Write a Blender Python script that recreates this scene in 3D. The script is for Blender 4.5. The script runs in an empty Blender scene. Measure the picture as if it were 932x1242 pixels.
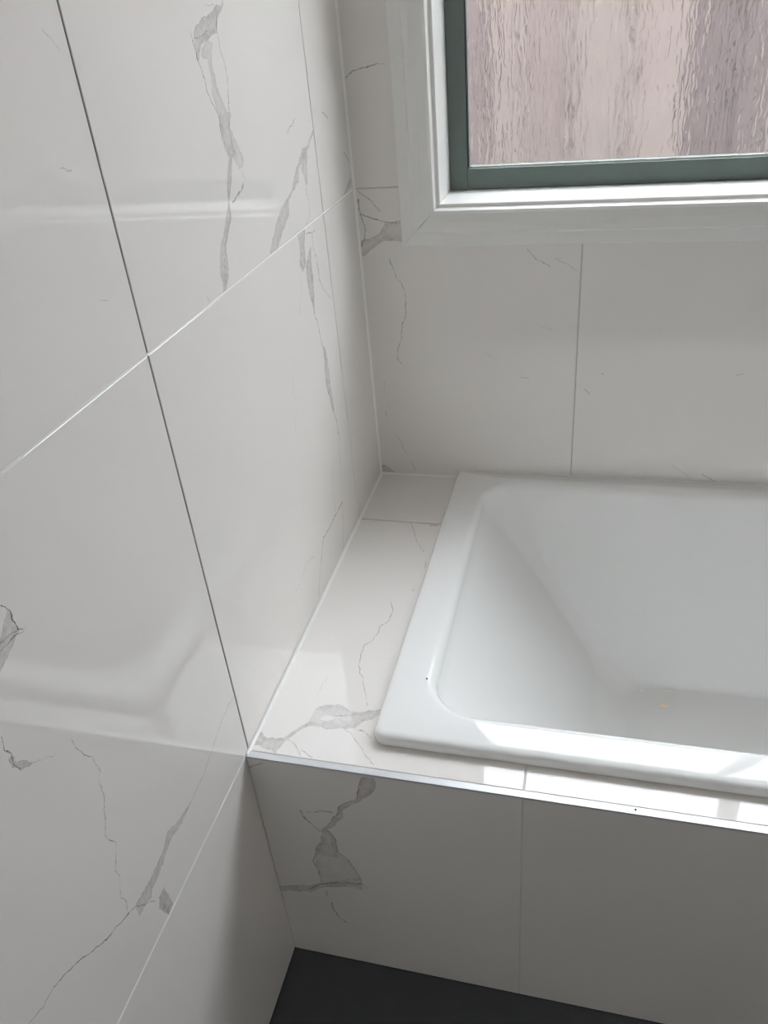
import bpy, bmesh, math, random
from mathutils import Vector, Matrix

# ------------------------------------------------------------------ scene, camera, light
scene = bpy.context.scene
COL = scene.collection
Z0 = 0.4961                       # height of the tiled ledge above the floor
cam_data = bpy.data.cameras.new('camera')
cam = bpy.data.objects.new('camera', cam_data)
COL.objects.link(cam)
RX = Vector((0.9678, 0.2382, -0.0817))      # camera right
RY = Vector((0.0626, -0.5418, -0.8382))     # camera down
RZ = Vector((-0.2439, 0.8060, -0.5393))     # camera forward
m = Matrix((RX, -RY, -RZ)).transposed().to_4x4()
m.translation = Vector((0.4436, -1.4738, 0.8828 + Z0))
cam.matrix_world = m
cam_data.sensor_fit = 'VERTICAL'
cam_data.sensor_height = 24.0
cam_data.lens = 24.0 * 970.31 / 1242.0
cam_data.clip_start = 0.01
scene.camera = cam

world = bpy.data.worlds.new('overcast_sky')
scene.world = world
world.use_nodes = True
bg = world.node_tree.nodes['Background']
bg.inputs['Color'].default_value = (0.933, 0.980, 1.045, 1)
bg.inputs['Strength'].default_value = 11.2

scene.view_settings.view_transform = 'Standard'
scene.view_settings.look = 'None'
scene.view_settings.gamma = 1.0
scene.view_settings.use_curve_mapping = False
scene.view_settings.exposure = 0.0
scene.cycles.use_denoising = True
scene.cycles.max_bounces = 16
scene.cycles.diffuse_bounces = 8
scene.cycles.glossy_bounces = 6
scene.cycles.transmission_bounces = 10
scene.cycles.sample_clamp_indirect = 0.0
scene.cycles.blur_glossy = 0.0
scene.cycles.use_guiding = True
scene.cycles.use_surface_guiding = True
scene.cycles.use_adaptive_sampling = False
scene.cycles.caustics_refractive = True
scene.cycles.caustics_reflective = True

# ------------------------------------------------------------------ measured layout (metres, ledge top = 0)
JA, JB = 0.7842, 0.1842           # upright joints on the left wall, distance from the window wall
JZ = 0.5963                       # level joint above the ledge
XJ, XP = 0.409, 0.388             # upright joints on window wall and front panel
YF = 0.7966                       # front face of the ledge
ROOM_X, ROOM_Y, CEIL = 1.95, 2.75, 2.42 - Z0
TT = 0.009                        # tile thickness
G = 0.0012                        # half a joint
# window
AX0, AZ0 = 0.0850, 0.4935         # architrave outer left / lower
OX0, OZ0 = 0.1508, 0.5590         # architrave inner
RX0, RZ0 = 0.1575, 0.5650         # face of the reveal boards
GX0, GZ0 = 0.1912, 0.6022         # glass edge
WX1, WZ1 = 1.70, 1.70             # opening right and top
MULL = 0.885

# ------------------------------------------------------------------ veins traced on the tiles (tile-plane metres)
VEINS = {
    'LA1': [
        ('b',0,0.6,0.35,0.49,[[(-0.5466,0.8421),(-0.5431,0.8421),(-0.5423,0.8421),(-0.5368,0.8478),(-0.5303,0.8555),(-0.5297,0.8557),(-0.5207,0.858),(-0.5161,0.859),(-0.5016,0.8621),(-0.4914,0.8638),(-0.4824,0.8652),(-0.479,0.8723),(-0.4736,0.8805),(-0.4732,0.8807),(-0.4578,0.8883),(-0.4514,0.8908)],[(-0.5466,0.8447),(-0.5431,0.8683),(-0.5423,0.8686),(-0.5368,0.8708),(-0.5303,0.8734),(-0.5297,0.8736),(-0.5207,0.8772),(-0.5161,0.879),(-0.5016,0.8815),(-0.4914,0.8832),(-0.4824,0.8869),(-0.479,0.8883),(-0.4736,0.8906),(-0.4732,0.8908),(-0.4578,0.8908),(-0.4514,0.8954)]]),
        ('b',1,0.4,0.0,0.27,[[(0.7744,-0.5149),(0.778,-0.5149),(0.7839,-0.5169),(0.7931,-0.5199),(0.795,-0.5209),(0.8023,-0.5248),(0.8048,-0.5262),(0.8137,-0.5219),(0.8151,-0.5213),(0.8235,-0.5201),(0.8246,-0.5203),(0.8312,-0.5216),(0.8322,-0.5218),(0.8395,-0.5195),(0.8404,-0.5196),(0.8423,-0.5312),(0.8455,-0.5371),(0.8458,-0.5377),(0.8514,-0.5295),(0.8547,-0.5237),(0.8569,-0.5199),(0.8584,-0.5198)],[(0.7744,-0.4882),(0.778,-0.4889),(0.7839,-0.4902),(0.7931,-0.4963),(0.795,-0.4976),(0.8023,-0.5033),(0.8048,-0.5042),(0.8137,-0.507),(0.8151,-0.5071),(0.8235,-0.5077),(0.8246,-0.5078),(0.8312,-0.5105),(0.8322,-0.5103),(0.8395,-0.5081),(0.8404,-0.5074),(0.8423,-0.506),(0.8455,-0.5037),(0.8458,-0.5036),(0.8514,-0.5009),(0.8547,-0.4994),(0.8569,-0.5052),(0.8584,-0.5091)]]),
        ('l',1,0.75,0.9,0.35,[[(0.7657,-0.5177),(0.7782,-0.5164),(0.7876,-0.5196),(0.7936,-0.5241),(0.801,-0.531),(0.8091,-0.5358),(0.8176,-0.536),(0.8253,-0.5393),(0.8337,-0.5408),(0.8434,-0.5458),(0.8556,-0.5479),(0.8646,-0.5489),(0.8697,-0.5524)]]),
        ('l',1,0.5,1.1,0.17,[[(0.7619,-0.4915),(0.7694,-0.4938),(0.7763,-0.4847),(0.7844,-0.4851),(0.7999,-0.481),(0.8127,-0.4749),(0.8238,-0.4744),(0.8371,-0.476),(0.8503,-0.4804),(0.8652,-0.4824),(0.8786,-0.4775)]]),
        ('l',0,0.35,0.8,0.06,[[(-0.5017,0.8915),(-0.49,0.8922),(-0.4775,0.8909)]]),
        ('l',0,0.45,0.8,0.15,[[(-0.5452,0.8639),(-0.5323,0.8627),(-0.5176,0.8645),(-0.5071,0.8685)]]),
        ('b',1,0.62,0.35,0.45,[[(0.5975,-0.5911),(0.599,-0.5911),(0.6001,-0.5906),(0.6066,-0.5875),(0.6124,-0.5876),(0.6183,-0.5877),(0.6302,-0.5836),(0.6357,-0.5818),(0.645,-0.5756),(0.6484,-0.5734),(0.6571,-0.5639),(0.6601,-0.5606),(0.6715,-0.5477),(0.6747,-0.544),(0.6881,-0.5331),(0.6904,-0.5312),(0.6961,-0.5301),(0.6974,-0.5299),(0.709,-0.526),(0.7111,-0.5254),(0.7218,-0.5174),(0.7238,-0.5159),(0.7334,-0.5095),(0.7358,-0.5079),(0.7373,-0.5088),(0.7447,-0.5133),(0.7459,-0.5137),(0.7557,-0.517),(0.7576,-0.5176),(0.7678,-0.5168),(0.7728,-0.5164),(0.7787,-0.5175),(0.7832,-0.5184)],[(0.5975,-0.5806),(0.599,-0.5799),(0.6001,-0.5793),(0.6066,-0.5734),(0.6124,-0.5681),(0.6183,-0.5663),(0.6302,-0.5626),(0.6357,-0.5618),(0.645,-0.5605),(0.6484,-0.5573),(0.6571,-0.549),(0.6601,-0.5451),(0.6715,-0.5303),(0.6747,-0.5301),(0.6881,-0.5294),(0.6904,-0.5277),(0.6961,-0.5236),(0.6974,-0.5227),(0.709,-0.5146),(0.7111,-0.5131),(0.7218,-0.5056),(0.7238,-0.5045),(0.7334,-0.499),(0.7358,-0.4902),(0.7373,-0.4848),(0.7447,-0.4878),(0.7459,-0.4882),(0.7557,-0.4936),(0.7576,-0.4934),(0.7678,-0.4927),(0.7728,-0.4881),(0.7787,-0.4828),(0.7832,-0.4828)]]),
        ('b',1,0.35,0.35,0.19,[[(0.7186,-0.4848),(0.7208,-0.4848),(0.7266,-0.4897),(0.7305,-0.493),(0.7357,-0.4918),(0.7409,-0.4906),(0.7461,-0.4915),(0.7501,-0.4922),(0.7583,-0.4926),(0.7626,-0.4928)],[(0.7186,-0.4729),(0.7208,-0.4709),(0.7266,-0.4655),(0.7305,-0.4675),(0.7357,-0.4701),(0.7409,-0.4741),(0.7461,-0.4781),(0.7501,-0.4812),(0.7583,-0.4874),(0.7626,-0.4874)]]),
        ('l',1,0.4,0.8,0.45,[[(0.7025,-0.4724),(0.7085,-0.4739),(0.7169,-0.4789)]]),
        ('l',0,0.5,2.2,0.29,[[(-0.5205,0.688),(-0.5043,0.6902),(-0.4879,0.6943),(-0.4789,0.7)]]),
        ('l',1,0.5,0.8,0.4,[[(0.6015,-0.5836),(0.6151,-0.5771),(0.6327,-0.5712)]]),
        ('l',1,0.45,0.8,0.5,[[(0.6158,-0.5665),(0.6302,-0.5626),(0.6486,-0.5598),(0.6641,-0.5466),(0.6755,-0.5314),(0.6891,-0.5299)]]),
        ('l',1,0.5,0.8,0.5,[[(0.5971,-0.6295),(0.6063,-0.6341)]]),
        ('b',0,0.5,0.35,0.48,[[(-0.4285,0.5986),(-0.412,0.5986),(-0.4,0.5986),(-0.3974,0.5998),(-0.3921,0.6021),(-0.3831,0.6061),(-0.371,0.6154),(-0.3705,0.6158),(-0.3567,0.6216),(-0.3417,0.6284),(-0.3353,0.6313),(-0.3306,0.6487),(-0.3156,0.6536),(-0.3034,0.6577),(-0.299,0.6591),(-0.2807,0.6651),(-0.2789,0.6657),(-0.2695,0.6806),(-0.2608,0.6842),(-0.2508,0.6883),(-0.2442,0.6911),(-0.2317,0.6962),(-0.2199,0.6992),(-0.216,0.7002),(-0.2083,0.7055),(-0.1995,0.7116),(-0.1935,0.7134),(-0.1845,0.716)],[(-0.4285,0.6001),(-0.412,0.6137),(-0.4,0.621),(-0.3974,0.6226),(-0.3921,0.6285),(-0.3831,0.6332),(-0.371,0.6396),(-0.3705,0.6398),(-0.3567,0.6443),(-0.3417,0.6493),(-0.3353,0.6511),(-0.3306,0.6524),(-0.3156,0.6565),(-0.3034,0.6648),(-0.299,0.6678),(-0.2807,0.6826),(-0.2789,0.6836),(-0.2695,0.6889),(-0.2608,0.6938),(-0.2508,0.6998),(-0.2442,0.7038),(-0.2317,0.7027),(-0.2199,0.7017),(-0.216,0.7042),(-0.2083,0.7093),(-0.1995,0.7146),(-0.1935,0.7182),(-0.1845,0.7182)]]),
        ('b',1,0.45,0.35,0.66,[[(0.6529,-0.2488),(0.656,-0.2488),(0.6619,-0.2516),(0.6665,-0.2538),(0.6727,-0.2583),(0.6773,-0.2617),(0.6832,-0.253),(0.6861,-0.2486),(0.6954,-0.2345),(0.6964,-0.233)],[(0.6529,-0.2424),(0.656,-0.2416),(0.6619,-0.2399),(0.6665,-0.2385),(0.6727,-0.2366),(0.6773,-0.2347),(0.6832,-0.2322),(0.6861,-0.2309),(0.6954,-0.227),(0.6964,-0.227)]]),
        ('l',1,0.45,1.3,0.49,[[(0.5985,-0.27),(0.6079,-0.251),(0.6238,-0.243),(0.6431,-0.2511),(0.6537,-0.2466)]]),
        ('l',0,0.35,1.5,0.38,[[(-0.2999,0.732),(-0.2884,0.7389),(-0.2696,0.7424),(-0.2599,0.7472)]]),
    ],
    'LC1': [
        ('l',0,0.4,2,0.45,[[(-0.1343,0.7384),(-0.1072,0.7263)]]),
        ('l',0,0.4,2,0.75,[[(-0.0389,0.6643),(-0.0129,0.6448)]]),
        ('b',0,0.6,0.35,0.32,[[(-0.0614,0.6003),(-0.0513,0.6004),(-0.0399,0.6014),(-0.0174,0.6036),(-0.0151,0.6067),(-0.0102,0.6133)],[(-0.0614,0.6004),(-0.0513,0.6039),(-0.0399,0.608),(-0.0174,0.6157),(-0.0151,0.6165),(-0.0102,0.6165)]]),
    ],
    'LA0': [
        ('b',1,0.65,0.35,0.16,[[(0.5391,-0.3133),(0.5401,-0.3133),(0.5457,-0.3165),(0.5528,-0.3205),(0.5632,-0.3148),(0.5683,-0.312),(0.578,-0.3116),(0.584,-0.3114),(0.5889,-0.3132),(0.5958,-0.3156)],[(0.5391,-0.3117),(0.5401,-0.3093),(0.5457,-0.2961),(0.5528,-0.2949),(0.5632,-0.2932),(0.5683,-0.2917),(0.578,-0.2888),(0.584,-0.2845),(0.5889,-0.281),(0.5958,-0.281)]]),
        ('b',1,0.65,0.35,0.35,[[(0.4649,-0.2868),(0.4674,-0.2868),(0.4775,-0.2894),(0.4806,-0.2902),(0.4976,-0.2952),(0.5043,-0.2971),(0.5174,-0.2987),(0.5262,-0.2998),(0.5324,-0.2981),(0.5433,-0.2952),(0.55,-0.2875),(0.5541,-0.2828),(0.5632,-0.2664),(0.5637,-0.2655)],[(0.4649,-0.283),(0.4674,-0.2826),(0.4775,-0.2812),(0.4806,-0.2804),(0.4976,-0.2763),(0.5043,-0.2746),(0.5174,-0.2714),(0.5262,-0.2717),(0.5324,-0.2719),(0.5433,-0.2694),(0.55,-0.2679),(0.5541,-0.2666),(0.5632,-0.2637),(0.5637,-0.2637)]]),
        ('l',1,0.6,1.3,0.27,[[(0.387,-0.2644),(0.4207,-0.2728),(0.4481,-0.2794),(0.4683,-0.2864)]]),
        ('l',1,0.5,1.5,0.03,[[(0.588,-0.2814),(0.595,-0.2816)]]),
        ('l',0,0.4,1.5,0.11,[[(-0.2755,0.5866),(-0.251,0.5823),(-0.2341,0.5822)]]),
        ('l',1,0.5,1.4,0.24,[[(0.4873,-0.2308),(0.506,-0.2412),(0.5261,-0.2435),(0.5431,-0.2435),(0.5626,-0.2539),(0.5819,-0.2492)]]),
        ('l',0,0.2,2,0.84,[[(-0.2308,0.4873),(-0.1999,0.4614)]]),
        ('l',1,0.28,0.8,0.6,[[(0.4849,-0.3521),(0.514,-0.3333),(0.5368,-0.321)]]),
        ('b',1,0.6,0.35,0.14,[[(0.273,-0.2562),(0.2735,-0.2563),(0.2972,-0.2629),(0.3069,-0.2656),(0.3222,-0.2709),(0.3308,-0.2738),(0.3498,-0.2717),(0.3549,-0.2711),(0.3808,-0.267),(0.386,-0.2662),(0.397,-0.2647),(0.3988,-0.2644)],[(0.273,-0.2513),(0.2735,-0.2513),(0.2972,-0.2511),(0.3069,-0.2526),(0.3222,-0.2549),(0.3308,-0.2542),(0.3498,-0.2528),(0.3549,-0.2529),(0.3808,-0.2535),(0.386,-0.2556),(0.397,-0.2599),(0.3988,-0.26)]]),
        ('l',1,0.75,1.2,0.18,[[(0.2245,-0.2449),(0.25,-0.2464),(0.273,-0.2562),(0.3069,-0.2656),(0.3308,-0.2738),(0.3549,-0.2711),(0.386,-0.2662)]]),
        ('l',1,0.35,1.2,0.16,[[(0.1028,-0.2647),(0.1375,-0.2613),(0.1907,-0.2523),(0.2245,-0.2449)]]),
        ('l',1,0.25,1.2,0.27,[[(0.1029,-0.3127),(0.1314,-0.3109),(0.1684,-0.3028),(0.1945,-0.2876)]]),
        ('l',1,0.2,0.8,0.43,[[(0.3303,-0.4381),(0.372,-0.4165),(0.3861,-0.4247),(0.4093,-0.4146),(0.437,-0.392)]]),
        ('l',0,0.8,1.2,0.48,[[(-0.4513,0.0081),(-0.4301,0.0446),(-0.4065,0.0737),(-0.3905,0.0938),(-0.3552,0.0926),(-0.3175,0.0936),(-0.2692,0.0949)]]),
        ('l',1,0.4,1.4,0.32,[[(0.0084,-0.2985),(0.0616,-0.2777),(0.0958,-0.2706)]]),
        ('l',0,0.25,1.2,0.14,[[(-0.5432,0.0944),(-0.5186,0.0902),(-0.4936,0.1011),(-0.4751,0.1038),(-0.4427,0.0955)]]),
    ],
    'LD0': [
        ('b',0,0.55,0.35,0.82,[[(-1.1081,0.4569),(-1.1024,0.4569),(-1.0912,0.4627),(-1.0837,0.4666),(-1.0822,0.4673),(-1.0793,0.4685),(-1.072,0.4713),(-1.0696,0.4723)],[(-1.1081,0.4635),(-1.1024,0.4682),(-1.0912,0.4774),(-1.0837,0.4846),(-1.0822,0.4866),(-1.0793,0.4905),(-1.072,0.495),(-1.0696,0.495)]]),
        ('l',1,0.85,0.9,0.4,[[(0.4691,-1.0626),(0.4701,-1.0662),(0.4736,-1.0689),(0.4936,-1.0704),(0.5044,-1.0765)]]),
        ('l',0,0.7,0.7,0.19,[[(-1.0941,0.4721),(-1.0769,0.4726),(-1.0643,0.467)]]),
        ('l',0,0.6,0.7,0.13,[[(-1.0915,0.4768),(-1.0818,0.477),(-1.071,0.4744)]]),
        ('l',1,0.8,0.9,0.15,[[(0.3677,-1.1236),(0.3784,-1.1267),(0.3889,-1.126),(0.3967,-1.1298),(0.4096,-1.1257)]]),
        ('b',1,0.6,0.35,0.49,[[(0.3594,-1.1137),(0.3613,-1.1167),(0.3656,-1.1234),(0.3704,-1.1251),(0.3728,-1.1259),(0.3763,-1.1275),(0.3804,-1.1294),(0.3866,-1.1294)],[(0.3594,-1.1127),(0.3613,-1.1127),(0.3656,-1.1148),(0.3704,-1.1171),(0.3728,-1.1199),(0.3763,-1.124),(0.3804,-1.1248),(0.3866,-1.126)]]),
        ('l',0,0.25,0.8,0.72,[[(-1.1129,0.3608),(-1.1014,0.3519),(-1.0837,0.3397)]]),
        ('l',1,0.5,0.8,0.24,[[(0.3046,-1.0575),(0.3126,-1.0582),(0.3355,-1.0649)]]),
        ('l',1,0.5,0.8,0.77,[[(0.2947,-1.0495),(0.3061,-1.0584)]]),
        ('l',1,0.5,0.7,0.24,[[(0.215,-1.0665),(0.2411,-1.0551),(0.266,-1.0526),(0.2731,-1.0472),(0.2947,-1.0495)]]),
        ('l',1,0.5,0.7,0.32,[[(0.1956,-1.0694),(0.2048,-1.0704),(0.2396,-1.0553),(0.2449,-1.0547)]]),
        ('l',1,0.55,0.8,0.52,[[(0.1828,-1.0626),(0.1975,-1.0703)]]),
        ('l',1,0.5,0.7,0.52,[[(0.1538,-1.0776),(0.1828,-1.0626)]]),
        ('l',1,0.4,0.8,0.17,[[(0.0944,-1.0852),(0.1059,-1.0801),(0.1188,-1.0837),(0.1432,-1.0751),(0.1541,-1.0782)]]),
        ('b',0,0.55,0.35,0.11,[[(-1.073,0.0646),(-1.0606,0.0646),(-1.0603,0.0645),(-1.0474,0.0587),(-1.0427,0.068),(-1.0388,0.0673),(-1.032,0.0661),(-1.0188,0.0719),(-1.0168,0.0727),(-1.002,0.0768),(-0.9999,0.0774),(-0.9883,0.0811),(-0.9851,0.0821),(-0.9632,0.0766),(-0.9622,0.0763),(-0.9394,0.0792),(-0.9383,0.0792)],[(-1.073,0.0827),(-1.0606,0.0816),(-1.0603,0.0816),(-1.0474,0.0808),(-1.0427,0.0806),(-1.0388,0.0803),(-1.032,0.0813),(-1.0188,0.083),(-1.0168,0.0836),(-1.002,0.0878),(-0.9999,0.089),(-0.9883,0.0957),(-0.9851,0.0943),(-0.9632,0.085),(-0.9622,0.0848),(-0.9394,0.0816),(-0.9383,0.0814)]]),
        ('l',0,0.5,0.6,0.18,[[(-1.073,0.0827),(-1.0606,0.0816),(-1.0388,0.0803),(-1.0188,0.083),(-1.002,0.0878),(-0.9883,0.0957)]]),
        ('b',1,0.75,0.35,0.22,[[(0.0009,-1.0336),(0.0033,-1.0336),(0.0048,-1.0336),(0.0178,-1.0383),(0.0302,-1.0429),(0.0389,-1.0385),(0.043,-1.0365)],[(0.0009,-1.0305),(0.0033,-1.0217),(0.0048,-1.0217),(0.0178,-1.0221),(0.0302,-1.0241),(0.0389,-1.0255),(0.043,-1.0255)]]),
        ('l',1,0.6,0.7,0.82,[[(0.0472,-1.0439),(0.0656,-1.0598),(0.0812,-1.0716)]]),
        ('l',0,0.85,1.1,0.55,[[(-1.1922,0.1485),(-1.1765,0.1421),(-1.161,0.1337),(-1.1463,0.1222),(-1.1308,0.1102),(-1.125,0.1069),(-1.109,0.1005),(-1.095,0.0928),(-1.073,0.0827)]]),
        ('l',0,0.4,1.2,0.19,[[(-1.2325,0.1562),(-1.2251,0.1541),(-1.2099,0.1497),(-1.1922,0.1485)]]),
        ('l',0,0.38,0.9,0.2,[[(-0.9512,0.0787),(-0.9264,0.0816),(-0.896,0.0825),(-0.8647,0.0946),(-0.8465,0.102),(-0.8259,0.1075),(-0.7897,0.1115)]]),
    ],
    'LD1': [
        ('l',0,0.25,0.8,0.99,[[(-0.816,0.8846),(-0.8096,0.8785),(-0.7992,0.868)]]),
        ('l',0,0.25,0.8,0.34,[[(-0.8441,0.7859),(-0.8277,0.7802)]]),
        ('l',0,0.3,0.8,0.26,[[(-0.8381,0.6711),(-0.8272,0.6682)]]),
    ],
    'P0': [
        ('b',1,0.6,0.35,0.53,[[(-0.1413,0.0986),(-0.1381,0.0986),(-0.1303,0.1039),(-0.1157,0.1137),(-0.1041,0.1204),(-0.0945,0.1259),(-0.0872,0.1274),(-0.0795,0.1289),(-0.0757,0.1333),(-0.0672,0.1434),(-0.0568,0.1564),(-0.0549,0.1587),(-0.0315,0.1643),(-0.0296,0.1648),(-0.0084,0.1703),(-0.0061,0.1703)],[(-0.1413,0.1007),(-0.1381,0.1047),(-0.1303,0.1144),(-0.1157,0.1236),(-0.1041,0.1308),(-0.0945,0.1326),(-0.0872,0.134),(-0.0795,0.1412),(-0.0757,0.1447),(-0.0672,0.1541),(-0.0568,0.1655),(-0.0549,0.167),(-0.0315,0.1863),(-0.0296,0.1864),(-0.0084,0.1884),(-0.0061,0.1886)]]),
        ('l',1,0.55,1.2,0.53,[[(-0.087,0.1273),(-0.0795,0.1289),(-0.0672,0.1434),(-0.0549,0.1587),(-0.0334,0.1632),(-0.0086,0.1692)]]),
        ('l',1,0.45,1.0,0.65,[[(-0.1381,0.0986),(-0.1113,0.1167),(-0.0899,0.1301)]]),
        ('b',1,0.35,0.35,0.15,[[(-0.2802,0.0776),(-0.2644,0.0772),(-0.2633,0.0772),(-0.2441,0.0747),(-0.2432,0.0746),(-0.2253,0.0758),(-0.2071,0.077),(-0.2059,0.0771),(-0.1913,0.0808),(-0.1846,0.0825),(-0.1768,0.0898),(-0.1722,0.0904),(-0.1627,0.0917),(-0.1534,0.0934),(-0.1387,0.096)],[(-0.2802,0.1446),(-0.2644,0.1446),(-0.2633,0.1445),(-0.2441,0.1428),(-0.2432,0.1425),(-0.2253,0.1372),(-0.2071,0.1303),(-0.2059,0.1292),(-0.1913,0.1157),(-0.1846,0.1152),(-0.1768,0.1146),(-0.1722,0.1143),(-0.1627,0.1135),(-0.1534,0.1128),(-0.1387,0.1035)]]),
        ('b',1,0.6,0,0.28,[[(-0.2059,0.0771),(-0.1957,0.0799),(-0.1913,0.0812),(-0.1887,0.0819),(-0.1768,0.0898),(-0.1722,0.0904),(-0.1627,0.0917),(-0.1534,0.0934),(-0.1387,0.096)],[(-0.2059,0.114),(-0.1957,0.114),(-0.1913,0.1157),(-0.1887,0.1155),(-0.1768,0.1146),(-0.1722,0.1143),(-0.1627,0.1135),(-0.1534,0.1128),(-0.1387,0.1035)]]),
        ('l',1,0.6,1.2,0.18,[[(-0.2802,0.0776),(-0.2633,0.0772),(-0.2432,0.0746),(-0.2238,0.0708),(-0.2059,0.077),(-0.1846,0.0825),(-0.1747,0.0901)]]),
        ('l',1,0.6,1.2,0.33,[[(-0.2642,0.1451),(-0.2441,0.1428),(-0.2253,0.1372),(-0.2071,0.1303),(-0.1913,0.1157),(-0.1722,0.1143),(-0.1534,0.1128),(-0.1387,0.1035)]]),
        ('l',1,0.5,2.0,0.63,[[(-0.1469,0.0937),(-0.1381,0.0837),(-0.122,0.0735),(-0.1035,0.0663)]]),
        ('l',0,0.5,1.4,0.28,[[(0.0757,-0.1067),(0.0965,-0.098),(0.1187,-0.0944)]]),
        ('b',0,0.6,0.35,0.44,[[(-0.0005,-0.3234),(0.0014,-0.3229),(0.0266,-0.3173),(0.0291,-0.3167),(0.0542,-0.311),(0.0548,-0.3109),(0.0731,-0.2944),(0.0746,-0.2938),(0.1009,-0.2839),(0.1028,-0.2832),(0.1411,-0.2697),(0.1428,-0.2691)],[(-0.0005,-0.3117),(0.0014,-0.3117),(0.0266,-0.3021),(0.0291,-0.3012),(0.0542,-0.2958),(0.0548,-0.2954),(0.0731,-0.2841),(0.0746,-0.2832),(0.1009,-0.2694),(0.1028,-0.2684),(0.1411,-0.2487),(0.1428,-0.2487)]]),
        ('l',0,0.6,1.4,0.42,[[(0.0529,-0.3049),(0.0743,-0.2854),(0.1022,-0.2728),(0.1435,-0.2626),(0.1528,-0.2724)]]),
        ('l',1,0.5,0.8,0.13,[[(-0.3146,0.0812),(-0.3001,0.083)]]),
        ('l',1,0.75,1.2,0.38,[[(-0.3832,0.1068),(-0.3682,0.0936),(-0.3515,0.0888),(-0.3318,0.0871)]]),
        ('l',0,0.5,1.5,0.62,[[(0.0009,-0.0229),(0.0256,-0.0076)]]),
    ],
    'H1': [
        ('b',0,0.62,0.35,0.72,[[(0.0001,-0.775),(0.0007,-0.7749),(0.0023,-0.7746),(0.0082,-0.7736),(0.0104,-0.7742),(0.0166,-0.776),(0.0274,-0.7791),(0.0408,-0.7825),(0.0431,-0.774),(0.047,-0.7595),(0.0543,-0.7485),(0.0581,-0.7428),(0.0685,-0.73),(0.0711,-0.7269)],[(0.0001,-0.7734),(0.0007,-0.7734),(0.0023,-0.7494),(0.0082,-0.7526),(0.0104,-0.7539),(0.0166,-0.7603),(0.0274,-0.7585),(0.0408,-0.7562),(0.0431,-0.7558),(0.047,-0.7499),(0.0543,-0.7388),(0.0581,-0.7345),(0.0685,-0.7226),(0.0711,-0.7226)]]),
        ('b',0,0.55,0.35,0.43,[[(0.0692,-0.7268),(0.0711,-0.7268),(0.0722,-0.7267),(0.0858,-0.7258),(0.0867,-0.7257),(0.0997,-0.7281),(0.102,-0.7275),(0.1129,-0.7247),(0.1177,-0.7235),(0.1254,-0.7222),(0.1407,-0.7196),(0.1423,-0.7167),(0.1471,-0.7079),(0.1557,-0.7017),(0.1613,-0.6978),(0.1694,-0.6883),(0.1707,-0.6868)],[(0.0692,-0.7209),(0.0711,-0.7024),(0.0722,-0.692),(0.0858,-0.6833),(0.0867,-0.6831),(0.0997,-0.6796),(0.102,-0.679),(0.1129,-0.6821),(0.1177,-0.6856),(0.1254,-0.6912),(0.1407,-0.6901),(0.1423,-0.6899),(0.1471,-0.6882),(0.1557,-0.6852),(0.1613,-0.6818),(0.1694,-0.6769),(0.1707,-0.6769)]]),
        ('b',0,-1.0,0,0.33,[[(0.0826,-0.7118),(0.0828,-0.7118),(0.0867,-0.7134),(0.0893,-0.7145),(0.0921,-0.7146),(0.0955,-0.7147),(0.0996,-0.7128),(0.102,-0.7117),(0.1054,-0.7076),(0.1056,-0.7074)],[(0.0826,-0.7112),(0.0828,-0.711),(0.0867,-0.7062),(0.0893,-0.705),(0.0921,-0.7037),(0.0955,-0.7038),(0.0996,-0.704),(0.102,-0.7052),(0.1054,-0.7068),(0.1056,-0.7068)]]),
        ('l',0,0.5,0.8,0.36,[[(0.1037,-0.7011),(0.1271,-0.6972),(0.1427,-0.6914),(0.1684,-0.6777)]]),
        ('l',0,0.55,0.8,0.83,[[(0.0488,-0.7578),(0.061,-0.7616),(0.0685,-0.7691),(0.0776,-0.7818)]]),
        ('l',0,0.5,0.8,0.59,[[(0.0751,-0.7709),(0.0957,-0.7829)]]),
        ('l',0,0.5,0.8,0.44,[[(0.1442,-0.7236),(0.1553,-0.7247),(0.1685,-0.7344)]]),
        ('l',0,0.35,1,0.93,[[(0.1235,-0.7226),(0.1398,-0.7334),(0.1535,-0.7486),(0.1668,-0.7635),(0.1848,-0.7798)]]),
        ('l',1,0.3,0.8,0.39,[[(-0.6764,0.1472),(-0.6487,0.1361),(-0.6164,0.1236)]]),
        ('l',1,0.15,1,0.03,[[(-0.6701,0.0663),(-0.6254,0.0677)]]),
        ('l',1,0.65,0.9,0.14,[[(-0.6184,0.1239),(-0.6129,0.1177),(-0.5925,0.1121),(-0.5694,0.1083),(-0.5468,0.1083),(-0.5365,0.118),(-0.516,0.1227),(-0.4994,0.1223),(-0.4808,0.1342),(-0.4559,0.1334),(-0.4332,0.1254)]]),
        ('l',1,0.35,0.8,0.38,[[(-0.65,0.1359),(-0.6184,0.1239)]]),
        ('l',1,0.35,1.0,0.5,[[(-0.281,0.1544),(-0.2499,0.1339),(-0.2164,0.121),(-0.187,0.1073)]]),
        ('l',1,0.45,1.0,0.13,[[(-0.3302,0.1649),(-0.308,0.1621)]]),
        ('l',0,0.6,2.5,0.09,[[(0.1479,-0.19),(0.1568,-0.1905),(0.1653,-0.1889)]]),
        ('l',0,0.8,1.0,0.86,[[(0.1557,-0.3983),(0.1586,-0.3958)]]),
    ],
    'B10': [
        ('l',0,0.65,1.3,0.29,[[(0.0039,0.7723),(0.0161,0.7823),(0.0353,0.7863),(0.0636,0.7898)]]),
        ('l',0,0.3,1.2,0.06,[[(0.0636,0.7898),(0.0773,0.7889)]]),
    ],
    'B00': [
        ('l',0,0.42,1.3,0.96,[[(0.0059,0.5939),(0.0278,0.5762),(0.0478,0.5537)]]),
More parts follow.
